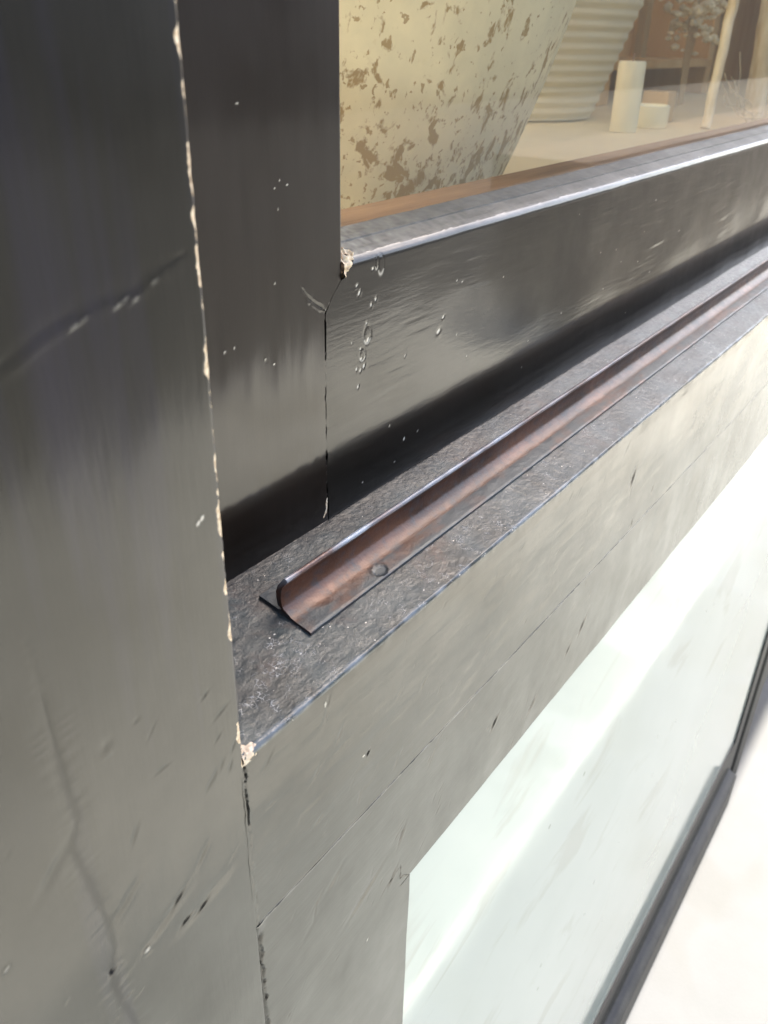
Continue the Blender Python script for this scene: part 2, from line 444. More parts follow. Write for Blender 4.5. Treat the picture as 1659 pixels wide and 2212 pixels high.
# ------------------------------------------------------------------ the setting
def slab(name, x0, x1, y0, y1, z, mat, th=.06):
    o = box(name, x0, x1, y0, y1, z - th, z, mat); return tag(o, kind='structure')
slab('pavement', -3, 12, -.190, .05, GZ, 'paveB')
slab('paving_joint', -3, 12, -.200, -.190, GZ + .001, 'joint')
slab('pavement', -3, 12, -.52, -.200, GZ, 'paveC')
slab('pavement', -3, 12, -1.62, -.52, GZ, 'paveA')
slab('kerb', -4, 14, -1.74, -1.62, GZ, 'kerb', .2)
slab('road', -60, 60, -9, -1.74, GZ - .12, 'asphalt', .05)
slab('reflection_block', 3.0, 9, -1.5, -1.1, -.25, 'facade', .58)  # unseen dark block added to darken the sash rail's reflection
slab('opposite_facade', -40, 60, -9.5, -9.0, 2.6, 'facade', 4)

# interior shell of the shop window, with unseen walls added to shape the light
slab('interior_back_wall', -.35, 2.9, 1.5, 1.54, .75, 'backwall', 1.65)
slab('sky_block_ceiling', .95, 2.86, .061, 1.5, 1.04, 'ceiling', .04)  # unseen partial ceiling added to dim the sky reflected in the bevel
slab('bounce_end_wall', -.39, -.35, .061, 1.54, 1.5, 'warmwall', 2.3)  # unseen sunlit wall added to bounce warm light onto the pot
slab('sun_block_wall', 2.86, 2.9, .06, 1.5, 4.0, 'creamdull', 4.9)  # unseen, built this tall to keep direct sun off the display
slab('sun_block_header', -.35, 2.9, .0, .06, 1.04, 'wall', .24)  # unseen header wall added to block the sun over the window
slab('wall', -.35, -.112, .0, .06, .80, 'wall', 1.63)
slab('wall', 2.3, 2.9, .0, .06, .80, 'wall', 1.63)
slab('wall', .995, 2.3, .014, .06, -.055, 'wall', .78)

# ------------------------------------------------------------------ fixed frame: post, transom and sill
frame = thing('window_frame', (0, .02, -.12), 'black painted timber window frame with scarred post and weathered sloping sill', 'window frame')

zs = sorted(set(lin(-.834, -.125, .02) + lin(-.125, .165, .0003) + lin(.165, .80, .02)))
zs = [z for i, z in enumerate(zs) if i == 0 or z - zs[i - 1] > 1e-5]
pp = path(seg((-.111, .06), (-.111, .001), .01), arc(-.110, .001, .001, 180, 270, 3), seg((-.110, 0), (-.064, 0), .0012), seg((-.064, 0), (-.004, 0), .00035),
          seg((-.004, 0), (-.0011, 0), .00012), arc(-.0009, .0009, .0009, 270, 360, 8), seg((0, .0009), (0, .06), .006))
def post_fn(A, S):
    x, y, z = A[..., 0], A[..., 1], S
    f = F(x, z)
    front = (y < .0012)
    f.h += front * (.00022 * fbm(x * 22, z * 9, 3) + .00003 * fbm(x * 160, z * 60, 9, 2))
    for (p, q, L) in [((-.0332, -.010), 40, .0038), ((-.0215, -.0225), 38, .0030), ((-.0156, -.0312), 30, .0024), ((-.0205, -.0311), 20, .0018),
                      ((-.0141, -.0165), 50, .003), ((-.0454, .0110), 45, .0048), ((-.0255, -.025), 22, .006), ((-.0145, -.030), 14, .008), ((-.0064, .0035), 60, .0018),
                      ((-.0084, .0023), 55, .0022), ((-.0026, .0060), 60, .0014), ((-.0065, .0114), 40, .0012), ((-.010, .001), 50, .0016), ((-.004, .0012), 65, .0015)]:
        f.gouge(p[0], p[1], q, L, L * .22, .00012, dark=.0)
    f.gouge(-.0213, -.0227, 40, .0018, .00030, .00022, dark=.5); f.gouge(-.0154, -.0316, 25, .0014, .0003, .0002, dark=.5); f.gouge(-.0203, -.0312, 18, .0014, .0003, .0002, dark=.35)
    f.gouge(-.0311, .0289, 0, .0011, .0011, .00012, .6)
    f.gouge(-.0308, -.0287, 10, .0008, .0007, -.0003, spot=.5); f.gouge(-.057, -.0018, 40, .0008, .0004, -.0002, spot=.25)
    rs = random.Random(5)
    for k in range(24):
        f.gouge(rs.uniform(-.07, -.004), rs.uniform(-.07, .03), rs.uniform(0, 80), rs.uniform(.0006, .0022), rs.uniform(.0002, .0005), rs.uniform(.00004, .00014))
    refl_streak = [(-.0408, .0571), (-.0401, .0464), (-.0398, .0351), (-.0396, .0254), (-.0389, .0181), (-.0413, .0125), (-.0395, .001), (-.0376, -.0126), (-.0374, -.0201), (-.0393, -.0257), (-.0387, -.0343), (-.0368, -.0459), (-.036, -.07)]
    f.crack(refl_streak, .0030, .00006, 0, dark=.0, amp=0, seed=4)
    f.crack(refl_streak[1:], .0015, .00003, 0, dark=.25, amp=0, seed=8)  # soft dark reflection painted along the shallow groove
    f.gouge(-.0392, -.0255, 60, .0007, .0005, .0006, dark=.9)
    scar = [(-.0375, .096), (-.0331, .0978), (-.0293, .0996), (-.0239, .1012), (-.0183, .1022), (-.0125, .1026), (-.0097, .1044), (-.0032, .1056)]
    f.crack([(a, b + .0016) for a, b in scar], .0018, .00006, 0, dark=0, amp=.0001, seed=3)
    f.ridge(scar, .0010, .00006, seed=3)
    for (a, b, s_) in [(-.0239, .1008, .12), (-.0222, .1014, .06), (-.0165, .1020, .16), (-.0150, .1027, .10), (-.0132, .1024, .14), (-.0095, .1042, .10)]: f.gouge(a, b, 25 + 900 * (b - .102), .0010, .0003, -.00005, spot=s_)
    for (a, b) in [(-.0058, .0615), (-.0049, .0620)]: f.gouge(a, b, 55, .0007, .0004, -.00004, spot=.9)
    # bare wood where the arris has rubbed through
    edge = np.clip((x + .0011 - .0006 * fbm(z * 420, z * 0 + 2, 21)) / .0006, 0, 1) * (y < .003)
    gate = np.clip(np.where((z > .03) & (z < .125), 2.2, 1.3) + 2.2 * fbm(z * 70, z * 0 + 9, 33), 0, 1)
    gate = gate * np.where(z > -.003, 1, 0)
    gate = np.where((z > .004) & (z < .048), gate * np.clip(.6 + 3 * fbm(z * 260, z * 0 + 1, 41), 0, 1), gate)
    f.wear = np.clip(edge * gate, 0, 1)
    f.h -= .00012 * f.wear * (1 + .5 * fbm(z * 500, x * 500, 52))
    return f
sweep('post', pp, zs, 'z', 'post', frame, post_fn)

xs_near = lin(.0004, .26, .00035)
xs = xs_near + grow(.26, .99, .0006, 1.02)[1:]
tp = path(seg((.085, SL * .085), (.045, SL * .045), .004), seg((.045, SL * .045), (.0014, SL * .0014), .0003), arc(.0014, SL * .0014 - .0011, .0011, 100, 180, 7),
          seg((.0003, -.0012), (0, -.006), .0003), seg((0, -.006), (0, ZG), .00035), seg((0, ZG), (.02, ZG), .004))
def transom_fn(A, S):
    y, z, x = A[..., 0], A[..., 1], S
    f = F(x, z); front = y < .0008; top = ~front
    f.h += front * (.00022 * fbm(x * 14, z * 30, 13) * np.clip((z - ZG) / .012, 0, 1) + .00004 * fbm(x * 90, z * 260, 19, 2))
    f.h += top * (.00010 * fbm(x * 60, y * 140, 17) + .00004 * fbm(x * 700, y * 700, 5, 2))
    f.h += np.exp(-(np.hypot(y - .0005, z) / .0022) ** 2) * .00014 * fbm(x * 170, x * 0 + 3, 7)
    for (p, q, L, dp, dk) in [((.0453, -.0348), 40, .0011, .0008, .95), ((.0332, -.018), 50, .0022, .00022, 0), ((.0275, -.0079), 62, .0024, .00015, 0), ((.0724, -.0288), 40, .0022, .00018, 0),
                              ((.0601, -.0234), 40, .0018, .00014, 0), ((.0238, -.0236), 40, .0022, .0002, 0), ((.0284, -.0045), 60, .002, .00015, 0), ((.2341, -.0264), 65, .0042, .0006, .8),
                              ((.266, -.0451), 70, .0026, .0004, .5), ((.3146, -.0301), 55, .003, .0005, .7), ((.2193, -.0070), 40, .003, .0002, 0), ((.0259, -.0484), 20, .0006, .0003, .6),
                              ((.1402, -.0464), 30, .0012, .0003, .6), ((.2437, -.053), 60, .0022, .0004, .6)]:
        f.gouge(p[0], p[1], q, L, L * .24, dp * .55, dark=dk * .7)
    rs = random.Random(9)
    for k in range(70):
        f.gouge(rs.uniform(.004, .34), rs.uniform(-.055, -.004), rs.uniform(0, 80), rs.uniform(.0005, .0026), rs.uniform(.0002, .00045), rs.uniform(.00003, .00014))
    f.gouge(.0432, -.0342, 0, .0006, .0004, -.0001, spot=.9); f.gouge(.0275, -.0045, 70, .0010, .0004, -.0001, spot=.7)
    # bare wood and old putty at the end of the sill nose
    near = np.clip(1.25 - np.hypot(x - .002, (y - .001) * 1.2 + 0) / .0024 + .6 * fbm(x * 900, y * 900 + z * 700, 61), 0, 1) * (z > -.0022)
    nose = np.clip(1 - np.abs(z + .0008) / .0014, 0, 1) * np.clip(1 - (x - .002) / .006, 0, 1) * (y < .002)
    f.wear = np.clip(near * .9 + nose * (.35 + .7 * fbm(x * 900, z * 900, 63)), 0, 1)
    left = np.clip(1 - x / .0016, 0, 1) * top * np.clip(.5 + 1.5 * fbm(y * 400, x * 300, 65), 0, 1)
    f.wear = np.maximum(f.wear, left * .9)
    f.dark = np.maximum(f.dark, top * np.clip((y - .0345) / .006 + .35 * fbm(x * 130, y * 200, 75), 0, .85))  # shade where the sill meets the sash, painted into the colour
    lip = np.exp(-((z + .0002) / .0007) ** 2) * (y < .0016)
    f.spot = np.maximum(f.spot, lip * .5 * np.clip(.6 + fbm(x * 200, x * 0, 71), 0, 1))  # sky highlight on the sill nose painted as a pale lip
    f.h += np.exp(-((z - ZG) / .0004) ** 2) * (.00008 + .00006 * fbm(x * 60, x * 0, 91)) * front * (y < .0003)
    f.spot = np.maximum(f.spot, .32 * np.exp(-((z - ZG) / .0003) ** 2) * np.clip(.5 + fbm(x * 120, x * 0, 92), 0, 1) * (y < .0003))  # light caught by the joint edge, painted as a pale hairline
    f.h += near * .0003 * fbm(x * 1500, y * 1500, 67)
    lx = np.clip(1 - (x - .0004) / .004, 0, 1)
    f.sx = -lx * np.clip(.00033 + .0004 * fbm(z * 320, z * 0 + 4, 81), 0, .0004) * front - lx * .0004 * top * np.clip(.8 + fbm(y * 500, y * 0, 82), 0, 1)
    lq = np.clip(1 - (x - .0004) / .006, 0, 1)
    f.sx = np.where((z < -.0016) & (y < .004), -lq * (.0016 + .00015 * fbm(z * 320, z * 0 + 4, 81)), f.sx)
    X2 = x + f.sx; g2 = F(X2, z); g2.crack([(-.0002, -.0008), (.0003, -.004), (-.0005, -.0071), (-.0004, -.0118), (-.0002, -.0149), (-.0004, -.021)], .00024, .0008, .0001, dark=1.0, amp=.0002, seed=12)
    g2.crack([(-.0003, -.019), (-.0001, -.035), (.0001, -.050), (-.0001, -.0567)], .00018, .00012, .0001, dark=.12, amp=.00008, seed=14, taper=False)
    f.h += g2.h * front; f.dark = np.maximum(f.dark, g2.dark * front)
    return f
def two_mat(o, m2, test):
    o.data.materials.append(M[m2]); n = len(o.data.polygons)
    co = np.zeros(len(o.data.vertices) * 3); o.data.vertices.foreach_get('co', co); co = co.reshape(-1, 3) + np.array(BASE[o.name])
    vi = np.zeros(n * 4, dtype=np.int32); o.data.loops.foreach_get('vertex_index', vi); c = co[vi.reshape(-1, 4)].mean(1)
    o.data.polygons.foreach_set('material_index', test(c).astype(np.int32))
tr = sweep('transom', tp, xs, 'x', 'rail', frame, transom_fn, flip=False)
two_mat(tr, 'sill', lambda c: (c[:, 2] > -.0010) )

# metal strip screwed down on the sill: flat flange with a curled upstand
def sy(y): return SL * y
cu, su = 1 / math.hypot(1, SL), SL / math.hypot(1, SL)
def on(y, h): return (y - su * h, sy(y) + cu * h)
fl = .0009
prof = path(seg(on(.0312, .0001), on(.0312, fl), .0003), seg(on(.0312, fl), on(.0240, fl + .0002), .0005), arc(.0244, sy(.024) + .0020, .0011, 270, 200, 5)[1:],
            [(.02465, .0080), (.02500, .0100), (.02495, .0122), (.02420, .0143), (.02290, .0159)], arc(.0217, .0164, .00075, 50, 215, 9),
            [(.02240, .0144), (.02315, .0128), (.02345, .0108), (.02320, .0088), (.02260, .0074)], [on(.0214, fl + .0006), on(.0202, fl + .0001), on(.0190, fl)],
            seg(on(.0190, fl), on(.0142, fl), .0005), arc(*on(.0140, fl - .0004), .0004, 80, 190, 4), seg(on(.0136, .0004), on(.0136, -.0003), .0003))
def strip_fn(A, S):
    y, z, x = A[..., 0], A[..., 1], S
    f = F(x, z); hgt = z - SL * y
    f.h += .00005 * fbm(x * 300, hgt * 600 + y * 500, 3)
    f.wear = np.clip((hgt - .0098) / .0012, 0, 1) * np.clip(.55 + .8 * fbm(x * 60, x * 0, 5), .1, 1) * np.clip(1.4 - x / .25, .2, 1)  # bluish highlight painted along the top of the upstand
    f.spot = np.clip(np.where((y > .0242) & (hgt < .003), 1, 0) + np.where(y < .0185, 1, 0) * np.clip(.8 + .9 * fbm(x * 90, y * 300, 8), 0, 1), 0, 1)
    f.gouge(0, 0, 0, .001, .001, 0)
    dx, dy = x - .0716, y - .0160
    ring = np.exp(-((np.hypot(dx / .0030, dy / .0019) - 1) / .13) ** 2) * (hgt < .003)
    f.dark = np.clip(ring * .9, 0, 1); f.h -= ring * .0002
    bump_ = (np.hypot(dx / .0028, dy / .0018) < 1) * (hgt < .003); f.h += bump_ * .0002; f.spot = np.maximum(f.spot, bump_ * 1.0)
    return f
PR = np.array(prof)
xst = lin(.0385, .26, .0004) + grow(.26, .985, .001, 1.03)[1:]
strip = sweep('drip_strip', prof, xst, 'x', 'strip', frame, strip_fn, sharp=55, flip=True)
strip['label'] = 'worn bronze metal strip with a curled upstand along the sill'
# cut end of the strip, closed with a cap
def cap(name, prof, x, mat, parent, yc):
    n = len(prof); V = [(x, a, b) for a, b in prof]
    return mesh_obj(name, V, [tuple(range(n))], mat, parent, smooth=False)
import bmesh
bm = bmesh.new(); bm.from_mesh(strip.data)
b0 = [e for e in bm.edges if e.is_boundary and all(abs(v.co.x + BASE[strip.name].x - .0385) < .0004 for v in e.verts)]
try: bmesh.ops.holes_fill(bm, edges=b0, sides=0); bmesh.ops.edgeloop_fill(bm, edges=b0)
except Exception as ex: print('cap', ex)
vv = sorted({v for e in b0 for v in e.verts}, key=lambda v: v.index)
try: bm.faces.new(vv)
except Exception as ex: print('cap2', ex)
bm.to_mesh(strip.data); bm.free()

# ------------------------------------------------------------------ lower casement
low = thing('lower_casement', (.4, .02, -.80), 'black painted lower casement with a large pale glazed panel under the sill', 'window')
zl = sorted(set(lin(-.79, -.125, .01) + lin(-.125, ZG, .0003)))
zl = [z for i, z in enumerate(zl) if i == 0 or z - zl[i - 1] > 1e-5]
PR2 = -.00004
def low_relief(f, x, z):
    f.h += .00022 * fbm(x * 30, z * 24, 23) * np.clip((ZG - z) / .012, 0, 1) + .00005 * fbm(x * 120, z * 150, 29, 2)
    for (p, q, L, dp, dk) in [((.044, -.0929), 24, .0085, .00030, 0), ((.0300, -.0705), 35, .005, .00016, 0), ((.0221, -.0722), 35, .003, .00015, 0), ((.0595, -.1010), 50, .0035, .0003, .3),
                              ((.0187, -.0802), 35, .005, .00010, 0), ((.0640, -.0855), 62, .0035, .0003, .6), ((.2003, -.0847), 50, .004, .0005, .7), ((.1878, -.0899), 45, .0028, .0004, .6),
                              ((.157, -.098), 35, .0045, .00035, .7), ((.1231, -.0825), 40, .003, .0003, .5), ((.1414, -.1074), 60, .002, .0002, 0), ((.1235, -.0824), 45, .003, .0003, .5)]:
        f.gouge(p[0], p[1], q, L, L * (.12 if L > .006 else .2), dp * .7, dark=dk * .7)
    f.crack([(.0642, -.1003), (.0641, -.1068), (.0658, -.1073), (.0697, -.111)], .0003, .0003, .00004, dark=.55, amp=.0001, seed=6)
    f.crack([(.0640, -.1003), (.0600, -.1020), (.0561, -.1035)], .0002, .0002, 0, dark=.3, amp=.0001, seed=6)
    rs = random.Random(19)
    for k in range(70):
        f.gouge(rs.uniform(.002, .30), rs.uniform(-.112, -.058), rs.uniform(0, 80), rs.uniform(.0006, .0035), rs.uniform(.0002, .0005), rs.uniform(.00003, .00012))
    f.gouge(.0459, -.1175, 50, .0009, .0003, -.0001, spot=.8)
topbead = np
def lrail_fn(A, S):
    y, z, x = A[..., 0], A[..., 1], S
    f = F(x, z); low_relief(f, x, z)
    f.h += np.exp(-((z - ZG) / .0004) ** 2) * (.00008 + .00006 * fbm(x * 60, x * 0, 91)) * (y < .0003)
    f.h *= (y < .004)
    f.spot = np.maximum(f.spot, .32 * np.exp(-((z - ZG) / .0003) ** 2) * np.clip(.5 + fbm(x * 120, x * 0, 92), 0, 1))  # painted highlight of the joint, rail side
    return f
lp = path([(.004, ZG - .00002), (.001, ZG - .00002)], seg((PR2, ZG - .00002), (PR2, -.1106), .0003), arc(.0006 + PR2, -.1108, .0006, 180, 270, 4), seg((.0004, -.1114), (.016, -.1114), .003))
xr = lin(.0643, .26, .00035) + grow(.26, .93, .0006, 1.02)[1:]
sweep('top_rail', lp, xr, 'x', 'rail', low, lrail_fn)
def lstile_fn(A, S):
    x, y, z = A[..., 0], A[..., 1], S
    f = F(x, z); low_relief(f, x, z); f.h *= (y < .001)
    f.h += np.exp(-((z - ZG) / .0004) ** 2) * (.00008 + .00006 * fbm(x * 60, x * 0, 91)) * (y < .001); f.spot = np.maximum(f.spot, .32 * np.exp(-((z - ZG) / .0003) ** 2))  # painted joint highlight carried across the stile
    # ragged shoulder against the post
    e = np.clip((.0003 + .0005 * (1 + fbm(z * 420, z * 0 + 6, 94)) - x) / .0003, 0, 1) * (z < -.060) * np.clip((-.060 - z) / .003, 0, 1)
    f.h -= e * (.0004 + .0003 * fbm(z * 240, x * 600, 93)); f.dark = np.maximum(f.dark, e * .45)
    rg = np.exp(-((z + .0575) / .002) ** 2) * np.exp(-(x / .002) ** 2); f.h += rg * .0004
    return f
lsp = path(seg((-.0006, .02), (-.0006, .0006), .003), arc(.0000, .0006 + PR2, .0006, 180, 270, 4), seg((.0001, PR2), (.0643, PR2), .00035))
st = sweep('stile', lsp, zl, 'z', 'rail', low, lstile_fn)
lsp2 = path(seg((.0643, PR2), (.0698, PR2), .00035), arc(.0700, .0006 + PR2, .0006, 270, 360, 4), seg((.0706, .0006), (.0706, .014), .003))
zl2 = [z for z in zl if z < -.1116] + [-.1112]
o2 = sweep('stile', lsp2, zl2, 'z', 'rail', low, lstile_fn)
# join the moulding edge into the stile mesh
bm = bmesh.new(); bm.from_mesh(st.data); bm.from_mesh(o2.data); bm.to_mesh(st.data); bm.free()
bpy.data.objects.remove(o2)
def frame_bar(name, prof2, a, b, axis):
    return sweep(name, prof2, [a, b], axis, 'gasket', low, None, sharp=25)
def bead_fn(A, S):
    f = F(S, A[..., 1]); x = S
    f.h += .00007 * fbm(x * 700, x * 0 + 1, 111) * (np.abs(A[..., 1] - ZG) < .00022) - .00005 * (1 - np.clip(.7 + fbm(x * 90, x * 0, 112), 0, 1))
    f.spot += np.clip(.16 + .16 * fbm(x * 160, x * 0, 113), .03, .5)
    return f
bead = [( .0001, ZG + .0004), (-.00010, ZG + .00026), (-.00019, ZG + .0001), (-.00019, ZG - .0001), (-.00010, ZG - .00026), (.0001, ZG - .0004)]
sweep('paint_glint_bead', bead, lin(.0006, .26, .0004) + grow(.26, .93, .001, 1.02)[1:], 'x', 'rail', low, bead_fn, sharp=80)  # raised bead over the joint, coloured pale to paint in its lit edge
# bottom rail and right stile with a pale-lit ledge and a dark outer bead
bp = [(.012, -.720), (.0, -.720), (.0, -.768), (-.0022, -.7705), (-.0110, -.775), (-.0140, -.778), (-.0140, -.833), (.05, -.833)]
sweep('bottom_rail', bp, [.0706, .918], 'x', 'gasket', low, None, sharp=20)
rp = [(.918, .012), (.918, .0), (.955, .0), (.957, .0015), (.962, .0015), (.964, -.003), (.985, -.006), (.990, -.0060), (.994, -.0020), (.994, .05)]
sweep('right_stile', rp, [-.833, -.0567], 'z', 'gasket', low, None, sharp=20)
pane = mesh_obj('pane', [(.0650, .0022, -.75), (.925, .0022, -.75), (.925, .0022, -.106), (.0650, .0022, -.106), (.0650, .0082, -.75), (.925, .0082, -.75), (.925, .0082, -.106), (.0650, .0082, -.106)],
                [(0, 1, 2, 3), (7, 6, 5, 4), (0, 4, 5, 1), (3, 2, 6, 7), (0, 3, 7, 4), (1, 5, 6, 2)], 'frost', low, smooth=False)

# ------------------------------------------------------------------ upper sash
up = thing('upper_sash', (.4, .05, .0095), 'dark brown black upper window sash with cracked corner joint and clear glass', 'window')
ZT = .0850
zsu = lin(.004, .165, .0003) + grow(.165, .79, .004, 1.1)[1:]
sp = path(seg((-.02, .055), (-.02, DS), .005), seg((-.02, DS), (-.002, DS), .002), seg((-.002, DS), (.0852, DS), .0003), arc(.0853, DS + .0008, .0008, 270, 360, 5), seg((.0861, DS + .001), (.0861, .075), .004))
crk = [(.069, .0814), (.0727, .0771), (.0782, .0734), (.0788, .0718)]
def sstile_fn(A, S):
    x, y, z = A[..., 0], A[..., 1], S
    f = F(x, z)
    f.h += (.00020 * fbm(x * 18, z * 8, 43) + .00003 * fbm(x * 200, z * 50, 49, 2))
    f.crack(crk, .0004, .00022, .00007, dark=.25, amp=.0002, seed=2)
    k_ = np.clip((z - .0725) / .0075, 0, 1)
    shoulder = .0786 + .0075 * k_ + .00030 * (1 - k_) * fbm(z * 300, z * 0 + 5, 77)
    s_ = np.clip((x - shoulder) / .0003, 0, 1) * (z < .0800)
    f.h -= s_ * .004; f.dark = np.maximum(f.dark, s_)
    b_ = pl_dist(x, z, rough_line([(.0785, .0165), (.0782, .0135), (.0768, .0112)], .0003, seed=5))[0]; f.wear = np.maximum(f.wear, np.clip(1.3 - b_ / .0004 + .5 * fbm(x * 900, z * 900, 66), 0, 1) * (z > .0108))
    rs = random.Random(29)
    for k in range(11): f.gouge(rs.uniform(.0, .082), rs.uniform(.03, .15), rs.uniform(0, 90), rs.uniform(.0003, .0005), .0003, -.00005, spot=.6)
    for (a, b) in [(.0583, .0638), (.063, .1068), (.0612, .1052), (.0655, .1055)]: f.gouge(a, b, 40, .0003, .00025, -.00004, spot=1)
    f.h *= (y < DS + .0009)
    return f
sweep('stile', sp, zsu, 'z', 'sash', up, sstile_fn)
xrs = lin(.0789, .30, .00032) + grow(.30, 1.9, .0006, 1.02)[1:]
rp = path(seg((.05, .0093), (DS + .0004, .0093), .002), arc(DS + .0004, .0099, .0006, 270, 180, 4), seg((DS - .0002, .0105), (DS - .0002, ZT - .0036), .0003),
          arc(DS + .0036, ZT - .0034, .0038, 180, 106, 12), seg((DS + .0028, ZT + .0004), (DS + .0068, ZT + .0018), .0003), [(DS + .0070, ZT + .0013), (DS + .0074, ZT + .0014)],
          seg((DS + .0076, ZT + .0020), (.0556, .0886), .0003))
def srail_fn(A, S):
    y, z, x = A[..., 0], A[..., 1], S
    f = F(x, z); fr = (y < DS + .0004)
    f.h += fr * (.00016 * fbm(x * 14, z * 26, 53) + .000045 * fbm(x * 45, z * 420, 59, 3) * np.clip((z - .028) / .02, 0, 1) * np.clip(.4 + fbm(x * 18, z * 40, 54), 0, 1))
    f.spot = np.maximum(f.spot, np.clip((z - ZT + .001) / .001, 0, 1) * (.24 * np.exp(-(x - .086) / .035) + .035) * np.clip(1 + .5 * fbm(x * 400, y * 500, 58, 2), 0, 2))  # highlight painted pale on the bevel, strongest at the left end
    f.dark = np.maximum(f.dark, (np.abs(y - DS - .0071) < .0004) * (~fr) * np.clip((x - .11) / .1, 0, .9) * np.clip(.7 + fbm(x * 40, x * 0, 60), 0, 1))
    f.dark = np.maximum(f.dark, (y > .0550) * (~fr) * np.clip(.3 + 1.2 * fbm(x * 160, x * 0, 62), 0, .9))
    f.h += (~fr) * .00008 * fbm(x * 120, y * 300, 57)
    # ragged left end (tenon shoulder)
    lx = np.clip(1 - (x - .0789) / .003, 0, 1); lw = np.clip(1 - (x - .0789) / .026, 0, 1)
    k_ = np.clip((z - .0725) / .0075, 0, 1)
    f.sx = lx * (.0001 + .0004 * fbm(z * 260, z * 0 + 2, 79)) * (1 - k_) + lw * k_ * .0074 - lx * .0002
    xx = x + f.sx
    width = np.where(z < .0853, np.clip((z - .0797) / .0056, 0, 1), np.clip(1 - (z - .0853) / .0030, 0, 1) * (y < .047)) * .0072
    width = width + .0007 * fbm(z * 500, y * 500 + x * 300, 96)
    chip = (z > .0797) * np.clip((.0861 + width - xx) / .0004, 0, 1)
    f.h -= chip * (.0006 + .0005 * fbm(xx * 1100, z * 1100 + y * 900, 97)); f.wear = chip * 1.0
    f.dark = np.maximum(f.dark, chip * np.clip(-.3 + .9 * fbm(x * 1500, z * 1300 + y * 1300, 98), 0, .9))
    tl = (z > .0840) * (xx < .0905) * (y > .049) * np.clip(.8 + 1.4 * fbm(x * 900, y * 900, 99), 0, 1)
    f.wear = np.maximum(f.wear, tl); f.h += tl * .0005 * fbm(x * 1200, y * 1200, 100)
    drips = [(.0925, .0745, 80, .0008), (.1011, .0712, 75, .0006), (.0970, .0652, 80, .0005), (.0943, .0584, 0, .0005), (.0947, .0553, 60, .0006), (.0943, .0520, 70, .0007), (.0932, .0473, 70, .0007),
             (.0925, .0528, 80, .0006), (.0960, .0528, 70, .0008), (.1171, .0502, 60, .0005), (.1358, .0535, 30, .0013), (.1382, .0576, 30, .0008), (.1181, .0219, 60, .0008), (.0583, .0638, 0, .0005),
             (.0958, .0149, 0, .0004), (.0978, .0602, 60, .0009), (.0990, .0700, 70, .0006), (.090, .0768, 0, .0006), (.0975, .0800, 0, .0007)]
    for (a, b, an, L) in drips: f.gouge(a, b, an, L, L * .55, -.00015, spot=1.0)
    for (a, b, L) in [(.0975, .0618, .0017), (.1030, .0805, .0018), (.1000, .0812, .0011), (.0953, .0565, .0013)]:     # clear dried drops: raised rims
        d = np.hypot((x - a) / L, (z - b) / (L * 1.5)); f.h += fr * .00007 * np.exp(-((d - 1) / .2) ** 2)
        f.spot = np.maximum(f.spot, fr * .55 * np.exp(-((d - 1) / .16) ** 2) * (z < b - L * .7))
    rs = random.Random(39)
    for k in range(26): f.gouge(rs.uniform(.09, .4), rs.uniform(.015, .08), rs.uniform(0, 60), rs.uniform(.0003, .0007), .0003, -.00005, spot=.6)
    return f
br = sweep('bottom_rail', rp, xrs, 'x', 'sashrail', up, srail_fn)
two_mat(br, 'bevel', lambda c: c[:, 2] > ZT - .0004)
box('tenon', .072, 1.9, DS + .005, .075, .0094, .078, 'gasket', up)
bm = bmesh.new(); rs = random.Random(77)
for k in range(60):
    u = rs.random(); zz = .0798 + .0066 * u; wd = .0004 + .0042 * u
    c = Vector((.0858 + wd * rs.random(), DS + .0006 + .0012 * rs.random() + (.006 * rs.random() if u > .9 else 0), zz + rs.uniform(-.0004, .0004)))
    bmesh.ops.create_icosphere(bm, subdivisions=1, radius=rs.uniform(.00035, .0009), matrix=Matrix.Translation(c) @ Matrix.Rotation(rs.uniform(0, 3), 4, 'Y') @ Matrix.Diagonal((rs.uniform(.6, 1.5), .6, rs.uniform(.6, 1.4), 1)))
bm.transform(Matrix.Translation(-BASE[up.name])); me = bpy.data.meshes.new('crumbled_wood'); bm.to_mesh(me); bm.free(); me.materials.append(M['crumb'])
o = bpy.data.objects.new('crumbled_wood', me); C.objects.link(o); o.parent = up; o['label'] = 'crumbling bare wood and grit in the inner corner of the sash'
gl = mesh_obj('glass_pane', [(.080, .0557, .084), (1.9, .0557, .084), (1.9, .0557, .79), (.080, .0557, .79)], [(0, 1, 2, 3)], 'glass', up, smooth=False)
box('right_stile', 1.9, 2.0, DS, .075, .004, .79, 'gasket', up)
box('inner_stop', .0862, 1.9, .0580, .0800, .0782, .0868, 'stopwood', up, bevel=.001)
box('window_frame_jamb', 2.0, 2.3, .0, .06, -.055, .80, 'gasket', frame).name = 'right_jamb'

# ------------------------------------------------------------------ inside the shop window
ZS = .056
sh = box('display_shelf', -.34, 2.8, .082, .62, ZS - .03, ZS, 'shelf', bevel=.002)
tag(sh, 'sandy cream display shelf inside the window, under the pots and sticks', 'shelf')

